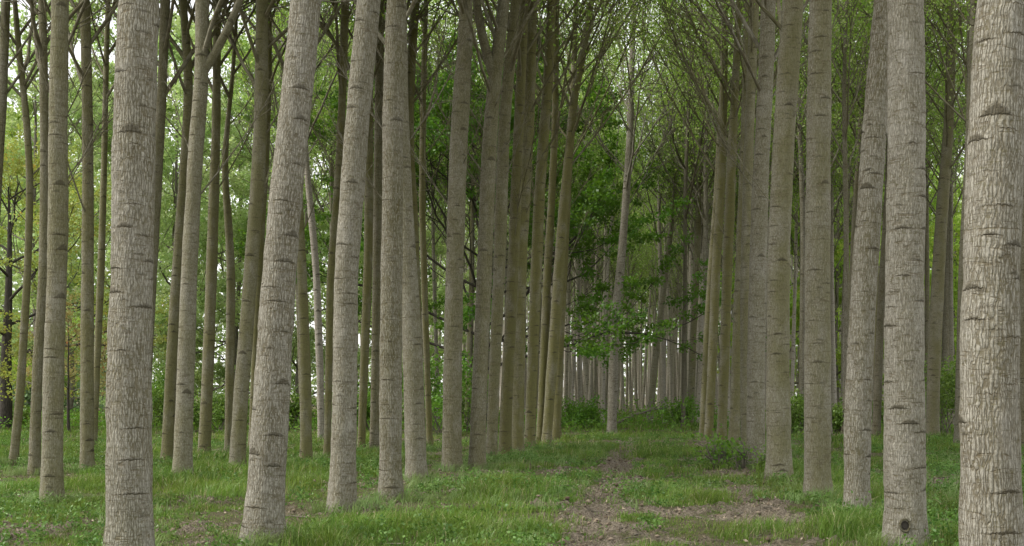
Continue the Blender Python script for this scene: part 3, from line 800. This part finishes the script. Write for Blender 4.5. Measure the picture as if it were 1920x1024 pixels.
BUSHES = [
 # x px, D, H, W, mat, leaves, lsize, label, name
 (1346, 23.4, .85, .6, LEAF_OAK, 260, .085, "small leafy sapling clump at the foot of the right row", "sapling"),
 (1388, 22.9, .7, .4, LEAF_OAK, 200, .085, "taller leafy shrub against the light brown poplar's foot", "shrub"),
 (1437, 22.4, .6, .5, LEAF_BUSH, 600, .06, "small dark sprig between the light brown and the olive-footed poplars", "shrub"),
 (1345, 27.5, .50, .6, LEAF_OAK, 500, .06, "bright low sprig beside the innermost right-row trunks", "shrub"),
 (330, 46, 2.2, 2.6, LEAF_BUSH, 4200, .11, "dark rounded bush behind the forked poplar on the left", "bush"),
 (415, 48, 2.0, 2.4, LEAF_BUSH, 3600, .11, "dark bush low between slim trunks left of the curved brown poplar", "bush"),
 (285, 52, 2.6, 2.6, LEAF_OAK, 3600, .12, "mid green bush showing right of the big pale trunk", "bush"),
 (550, 50, 2.0, 2.4, LEAF_BUSH, 3200, .11, "dark bush right of the big leaning trunk", "bush"),
 (690, 46, 2.4, 2.0, LEAF_OAK, 3200, .11, "green bush in the gap left of the upright scarred trunk", "bush"),
 (815, 44, 3.2, 2.6, LEAF_OAK, 4600, .12, "bright green bush filling the gap left of the poplar standing apart", "bush"),
 (876, 47, 2.4, 2.0, LEAF_BUSH, 3200, .11, "dark bush between the standing-apart poplar and the cluster", "bush"),
 (8, 52, 1.5, 2.4, LEAF_BUSH, 2600, .10, "low dark bush on the grass at the left edge", "bush"),
 (640, 52, 1.6, 2.2, LEAF_BUSH, 2600, .11, "low bush behind the second thick grey trunk", "bush"),
 (1490, 42, 1.9, 2.0, LEAF_BUSH, 4200, .10, "dark bush left of the very straight thick trunk", "bush"),
 (1565, 46, 1.6, 2.0, LEAF_BUSH, 3200, .10, "dark bush right of the very straight thick trunk", "bush"),
 (1775, 42, 3.4, 1.9, LEAF_BUSH, 5200, .10, "tall dark bush right of the branching olive poplar", "bush"),
 (1725, 46, 1.8, 2.0, LEAF_BUSH, 3200, .10, "dark low bush left of the branching olive poplar", "bush"),
 (1905, 44, 1.8, 2.2, LEAF_BUSH, 3200, .10, "dark bush at the right edge", "bush"),
 (1650, 50, 1.7, 2.6, LEAF_BUSH, 3200, .11, "low bush behind the gap of the broad straight trunk", "bush"),
 (1085, 52, 1.9, 2.2, LEAF_OAK, 2600, .11, "leafy young shrub above the undergrowth left of the lone aisle tree", "shrub"),
 (1270, 54, 1.7, 2.6, LEAF_OAK, 1700, .11, "light sprawling shrub in the undergrowth right of the lone aisle tree", "shrub"),
]
for i, (x, D, H, W, m, nl, ls, lab, nm) in enumerate(BUSHES):
    X, Y = atpx(x, 0, D); bush(nm, lab, X, Y, H, W, m, 100 + i, nl, ls, cat=nm)

# rusty-leaved young trees at left
X, Y = atpx(130, 812); broad_tree("young_tree", "thin dark-stemmed young tree with reddish new leaves left of the straight olive poplar", X, Y, 5.6, 4.6, (LEAF_RUST, BARK_OAK), 41, 2600, .11, .07, .2, nl=8)
X, Y = atpx(62, 808); broad_tree("young_tree", "small yellow-leaved young tree left of the kinked thick poplar", X, Y, 4.8, 4.6, (LEAF_YEL, BARK_OAK), 42, 2600, .11, .06, .2, nl=8)
X, Y = atpx(225, 800); broad_tree("young_tree", "young orange-tinged tree peeping out behind the big pale trunk's left edge", X, Y, 5.0, 4.6, (LEAF_RUST, BARK_OAK), 43, 2600, .11, .06, .2, nl=8)
# old yellow-green oak on the left edge
X, Y = atpx(8, 0, 50); broad_tree("oak_tree", "old dark-trunked tree with yellow-green leaves at the left edge", X, Y, 13, 12, (LEAF_YEL, BARK_OAK), 44, 20000, .12, .30, .3, nl=14)

BT = [ # x px, D, H, W, material, leaves, size
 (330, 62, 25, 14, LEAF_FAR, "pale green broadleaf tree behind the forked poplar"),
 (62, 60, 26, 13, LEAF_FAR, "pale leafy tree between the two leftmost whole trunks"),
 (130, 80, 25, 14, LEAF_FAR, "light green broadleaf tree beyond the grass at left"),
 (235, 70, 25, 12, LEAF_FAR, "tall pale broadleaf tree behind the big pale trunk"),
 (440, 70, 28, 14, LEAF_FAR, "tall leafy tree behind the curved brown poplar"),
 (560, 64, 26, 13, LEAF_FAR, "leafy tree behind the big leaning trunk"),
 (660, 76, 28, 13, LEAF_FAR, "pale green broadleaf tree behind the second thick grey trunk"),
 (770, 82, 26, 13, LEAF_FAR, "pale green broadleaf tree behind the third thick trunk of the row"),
 (15, 84, 24, 14, LEAF_LIME, "yellowish broadleaf tree far back at the left edge"),
 (1470, 76, 22, 12, LEAF_LIME, "lime green tree in the bright gap left of the very straight trunk"),
 (1570, 72, 24, 12, LEAF_LIME, "lime green tree right of the very straight trunk"),
 (1670, 78, 26, 12, LEAF_LIME, "lime green tree behind the broad straight trunk"),
 (1790, 74, 25, 12, LEAF_LIME, "lime green tree left of the largest near trunk"),
 (1930, 70, 25, 12, LEAF_LIME, "lime green tree behind the right edge"),
]
for i, (x, D, H, W, m, lab) in enumerate(BT):
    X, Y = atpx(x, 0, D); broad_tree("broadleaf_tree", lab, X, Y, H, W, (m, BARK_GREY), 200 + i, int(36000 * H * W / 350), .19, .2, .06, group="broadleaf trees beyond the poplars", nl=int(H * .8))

# far wood closing every view
def wood(name, x0, x1, y0, y1, h0, h1, n, size, mat, seed):
    rng = np.random.default_rng(seed)
    x = rng.uniform(x0, x1, n); y = rng.uniform(y0, y1, n)
    top = h0 + (h1 - h0) * fbm(x * .09, y * .09, seed, 3)
    z = rng.uniform(0, 1, n) ** .85 * top
    keep = fbm(x * .25 + z * .2, z * .3, seed + 3, 2) > .30
    A = Acc(); A.leaves(np.stack([x, y, z], 1)[keep], size, rng, 0, flat=.3)
    return tag(link(name, A.mesh(name, [mat])), "distant wood beyond the plantation seen as one mass of leaves", "woodland", kind="stuff")
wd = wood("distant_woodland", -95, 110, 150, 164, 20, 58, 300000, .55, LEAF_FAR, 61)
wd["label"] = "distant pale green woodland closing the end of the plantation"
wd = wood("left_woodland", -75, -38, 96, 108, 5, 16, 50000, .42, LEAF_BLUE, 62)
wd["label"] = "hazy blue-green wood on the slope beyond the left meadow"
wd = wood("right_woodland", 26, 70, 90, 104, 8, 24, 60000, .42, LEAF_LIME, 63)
wd["label"] = "sunlit lime green wood beyond the right-hand poplars"

# fallen dead branch in the undergrowth and the bare arching branch
A = Acc(); D = 50
P = np.array([px(1158, 792, D), px(1190, 778, D), px(1222, 770, D), px(1262, 762, D)]); P[:, 1] += [0, .2, .5, .7]
A.tube(P, [.06, .05, .04, .015], 8)
q = np.array([px(1222, 770, D), px(1240, 756, D), px(1252, 745, D)]); A.tube(q, [.025, .015, .006], 6)
tag(link("fallen_branch", A.mesh("fallen_branch", [BARK_GREY])), "bare fallen branch slanting up out of the undergrowth right of the lone tree", "branch")

# ---------------------------------------------------------------- grass
def blades(X, Y, hh, width, rng, lean, colr):
    n = len(X); Z = ground_z(X, Y) - .01
    az = rng.uniform(0, 2 * PI, n); s = np.stack([np.cos(az), np.sin(az), np.zeros(n)], 1)
    B = np.stack([X, Y, Z], 1); w2 = (width * rng.uniform(.6, 1.3, n))[:, None]
    ln = np.concatenate([lean + rng.normal(0, .28, (n, 2)), np.zeros((n, 1))], 1); h = hh[:, None]
    up = np.array([0, 0, 1.])
    m = B + ln * h * .30 + up * h * .58; t = B + ln * h * 1.05 + up * h * (1 - .35 * np.minimum(1, (ln ** 2).sum(1)))[:, None]
    V = np.stack([B - s * w2 * .5, B + s * w2 * .5, m + s * w2 * .42, m - s * w2 * .42, t], 1).reshape(-1, 3)
    i = np.arange(n)[:, None] * 5
    return V, i + np.array([0, 1, 2, 3]), i + np.array([3, 2, 4]), np.repeat(colr, 5)

def sample(n, y0, y1, rng, half=.52):
    # uniform over the wedge the camera and its neighbours can see
    u = rng.uniform(0, 1, n); Y = np.sqrt(y0 ** 2 + u * (y1 ** 2 - y0 ** 2)); X = rng.uniform(-1, 1, n) * (half * Y + 1.2)
    return X, Y
RG = np.random.default_rng(77)
A = Acc()
for (y0, y1, tufts, per, wd_, hs) in ((7, 13, 7600, 20, .0065, 1), (13, 20, 15000, 14, .008, 1), (20, 32, 22000, 10, .012, 1), (32, 58, 24000, 7, .02, 1.15), (58, 110, 9000, 6, .05, 1.6)):
    tx, ty = sample(tufts, y0, y1, RG)
    dm = dirt_mask(tx, ty); keep = RG.uniform(0, 1, tufts) > 1 - (1 - dm * .85) * (.22 + .78 * sstep(.40, .56, fbm(tx * 1.6, ty * 1.6, 73, 3)))
    tx, ty = tx[keep], ty[keep]; k = len(tx)
    hN = fbm(tx * .55, ty * .55, 71, 3); th = (.04 + .24 * sstep(.38, .78, hN)) * RG.uniform(.65, 1.25, k) * hs * (1 - .45 * dirt_mask(tx, ty))
    tl = RG.normal(0, .25, (k, 2)) + np.array([.12, 0])
    tcol = np.clip(.15 + .75 * (fbm(tx * .8, ty * .8, 72, 2) - .25) + RG.normal(0, .14, k), 0, .84)
    rad = .045 + .05 * RG.uniform(0, 1, k)
    ix = np.repeat(np.arange(k), per)
    X = tx[ix] + RG.normal(0, 1, len(ix)) * rad[ix]; Y = ty[ix] + RG.normal(0, 1, len(ix)) * rad[ix]
    col = np.clip(tcol[ix] + RG.normal(0, .1, len(ix)), 0, .85); col = np.where(RG.uniform(0, 1, len(ix)) < .06, 1.0, col)
    V, F4, F3, rv = blades(X, Y, th[ix] * RG.uniform(.6, 1.2, len(ix)), wd_, RG, tl[ix], col)
    n0 = A.n
    A.raw(V, F4, None, rv, 0, False)
    A.f.append(F3 + n0); A.m.append(np.zeros(len(F3), np.int32)); A.sm.append(np.zeros(len(F3), bool))
tag(link("grass", A.mesh("grass", [GRASS])), "short green grass between the poplar rows", "grass", kind="stuff")

# pale feathery taller grass in drifts and round the feet of the trunks
A = Acc()
tx, ty = sample(5200, 9, 34, RG)
n_ = fbm(tx * .45, ty * .45, 91, 3) + .10 * np.exp(-((off(tx, ty) + 3.4) / 1.2) ** 2)
kp = (n_ > .60) & (dirt_mask(tx, ty) < .5); tx, ty = tx[kp], ty[kp]
fx, fy = [], []
for (a_, b_) in hand_xy:
    if b_ < 32:
        m = 34; an = RG.uniform(0, 6.28, m); rr = .22 + np.abs(RG.normal(0, .16, m)); fx += list(a_ + np.cos(an) * rr); fy += list(b_ + np.sin(an) * rr)
tx = np.concatenate([tx, fx]); ty = np.concatenate([ty, fy]); k = len(tx)
ix = np.repeat(np.arange(k), 16); tl = RG.normal(0, .4, (k, 2)) + np.array([.25, 0])
X = tx[ix] + RG.normal(0, .05, len(ix)); Y = ty[ix] + RG.normal(0, .05, len(ix))
V, F4, F3, rv = blades(X, Y, RG.uniform(.10, .26, len(ix)), .008, RG, tl[ix], np.clip(RG.uniform(0, .8, k)[ix] + RG.normal(0, .1, len(ix)), 0, 1))
A.raw(V, F4, None, rv, 0, False); A.f.append(F3); A.m.append(np.zeros(len(F3), np.int32)); A.sm.append(np.zeros(len(F3), bool))
tag(link("tall_grass", A.mesh("tall_grass", [TUFT])), "taller pale feathery grass in drifts and round the trunks' feet", "grass", kind="stuff")

# undergrowth strip across the far end of the aisle and under the far rows
A = Acc()
n = 30000
Y = RG.uniform(45.5, 75, n); X = RG.uniform(-.5, .52, n) * Y
hN = fbm(X * .35, Y * .35, 95, 3); kp = (hN > .42) | ((np.abs(off(X, Y) + 1.2) < 4.6) & (Y > 46.5) & (Y < 54)); X, Y, hN = X[kp], Y[kp], hN[kp]
strip = (np.abs(off(X, Y) + 1.2) < 5) & (Y < 55)
top = (.25 + .9 * sstep(.42, .75, hN)) * np.where(strip, 1.0, .8) + np.where(strip, .3, 0)
C = np.stack([X, Y, ground_z(X, Y) + RG.uniform(0, 1, len(X)) * top], 1)
A.leaves(C, .15, RG, 0, flat=.3, aspect=.5, droop=-.6)
tag(link("undergrowth", A.mesh("undergrowth", [LEAF_OAK])), "leafy undergrowth across the far end of the aisle", "undergrowth", kind="stuff")

# litter of dead leaves, bark chips and twigs
A = Acc()
x, y = sample(60000, 8, 36, RG); d = dirt_mask(x, y); kp = RG.uniform(0, 1, len(x)) < .10 + .9 * d; x, y = x[kp], y[kp]
C = np.stack([x, y, ground_z(x, y) + .012 + np.abs(RG.normal(0, .012, len(x)))], 1)
A.leaves(C, .036, RG, 0, flat=0, aspect=.5, jit=.7)
tag(link("leaf_litter", A.mesh("leaf_litter", [LITTER])), "dead brown leaves and bark chips on the bare soil", "leaf litter", kind="stuff")
# clods of turned earth
A = Acc()
x, y = sample(9000, 9, 30, RG); d = dirt_mask(x, y); kp = d > .55; x, y = x[kp], y[kp]
base = np.array([(0, 0, 1), (.9, 0, .3), (.28, .85, .3), (-.72, .53, .3), (-.72, -.53, .3), (.28, -.85, .3), (0, 0, -.6)])
FF = [(0, 1, 2), (0, 2, 3), (0, 3, 4), (0, 4, 5), (0, 5, 1), (6, 2, 1), (6, 3, 2), (6, 4, 3), (6, 5, 4), (6, 1, 5)]
n = len(x); s = (.018 + .05 * RG.uniform(0, 1, n) ** 3)[:, None, None]
V = base[None] * s * RG.uniform(.6, 1.4, (n, 7, 3)); th = RG.uniform(0, 6.28, n); c_, s_ = np.cos(th)[:, None], np.sin(th)[:, None]
V = np.stack([V[..., 0] * c_ - V[..., 1] * s_, V[..., 0] * s_ + V[..., 1] * c_, V[..., 2] * .8], -1) + np.stack([x, y, ground_z(x, y) + .01], 1)[:, None]
F = (np.arange(n)[:, None, None] * 7 + np.array(FF)[None]).reshape(-1, 3)
A.raw(V.reshape(-1, 3), F, None, np.repeat(RG.uniform(0, .6, n), 7), 0, True)
tag(link("soil_clods", A.mesh("soil_clods", [LITTER])), "loose clods of turned brown earth on the track", "soil", kind="stuff")
# broad-leaved weeds low among the grass
A = Acc()
x, y = sample(24000, 8, 40, RG); n_ = fbm(x * .7, y * .7, 131, 3); kp = (n_ > .5) & (dirt_mask(x, y) < .8); x, y = x[kp], y[kp]; k = len(x)
ix = np.repeat(np.arange(k), 16); r_ = np.abs(RG.normal(0, .07, len(ix))); an = RG.uniform(0, 6.28, len(ix)); hh = (RG.uniform(.04, .20, k) * (1 + .9 * sstep(.58, .7, n_[kp])))[ix] * RG.uniform(.3, 1, len(ix))
C = np.stack([x[ix] + r_ * np.cos(an), y[ix] + r_ * np.sin(an), ground_z(x[ix], y[ix]) + hh], 1)
A.leaves(C, .042, RG, 0, flat=.2, aspect=.6, jit=.5, rv=np.clip(RG.uniform(0, .8, k)[ix] + RG.normal(0, .1, len(ix)), 0, 1))
tag(link("weeds", A.mesh("weeds", [WEED])), "low broad-leaved weeds among the grass", "weeds", kind="stuff")
# dead twigs lying about
A = Acc()
x, y = sample(420, 9, 28, RG)
for a_, b_ in zip(x, y):
    z_ = gz(a_, b_) + .02; th = RG.uniform(0, 6.28); L = RG.uniform(.1, .6); d = np.array([math.cos(th), math.sin(th), 0])
    P = np.array([a_, b_, z_]) + d * L * np.linspace(0, 1, 4)[:, None] + RG.normal(0, .012, (4, 3)) * [1, 1, .6]
    A.tube(P, np.linspace(.007, .003, 4) * RG.uniform(.6, 1.4), 4)
tag(link("fallen_twigs", A.mesh("fallen_twigs", [BARK_GREY])), "dead twigs scattered over the track and the grass", "twigs", kind="stuff")
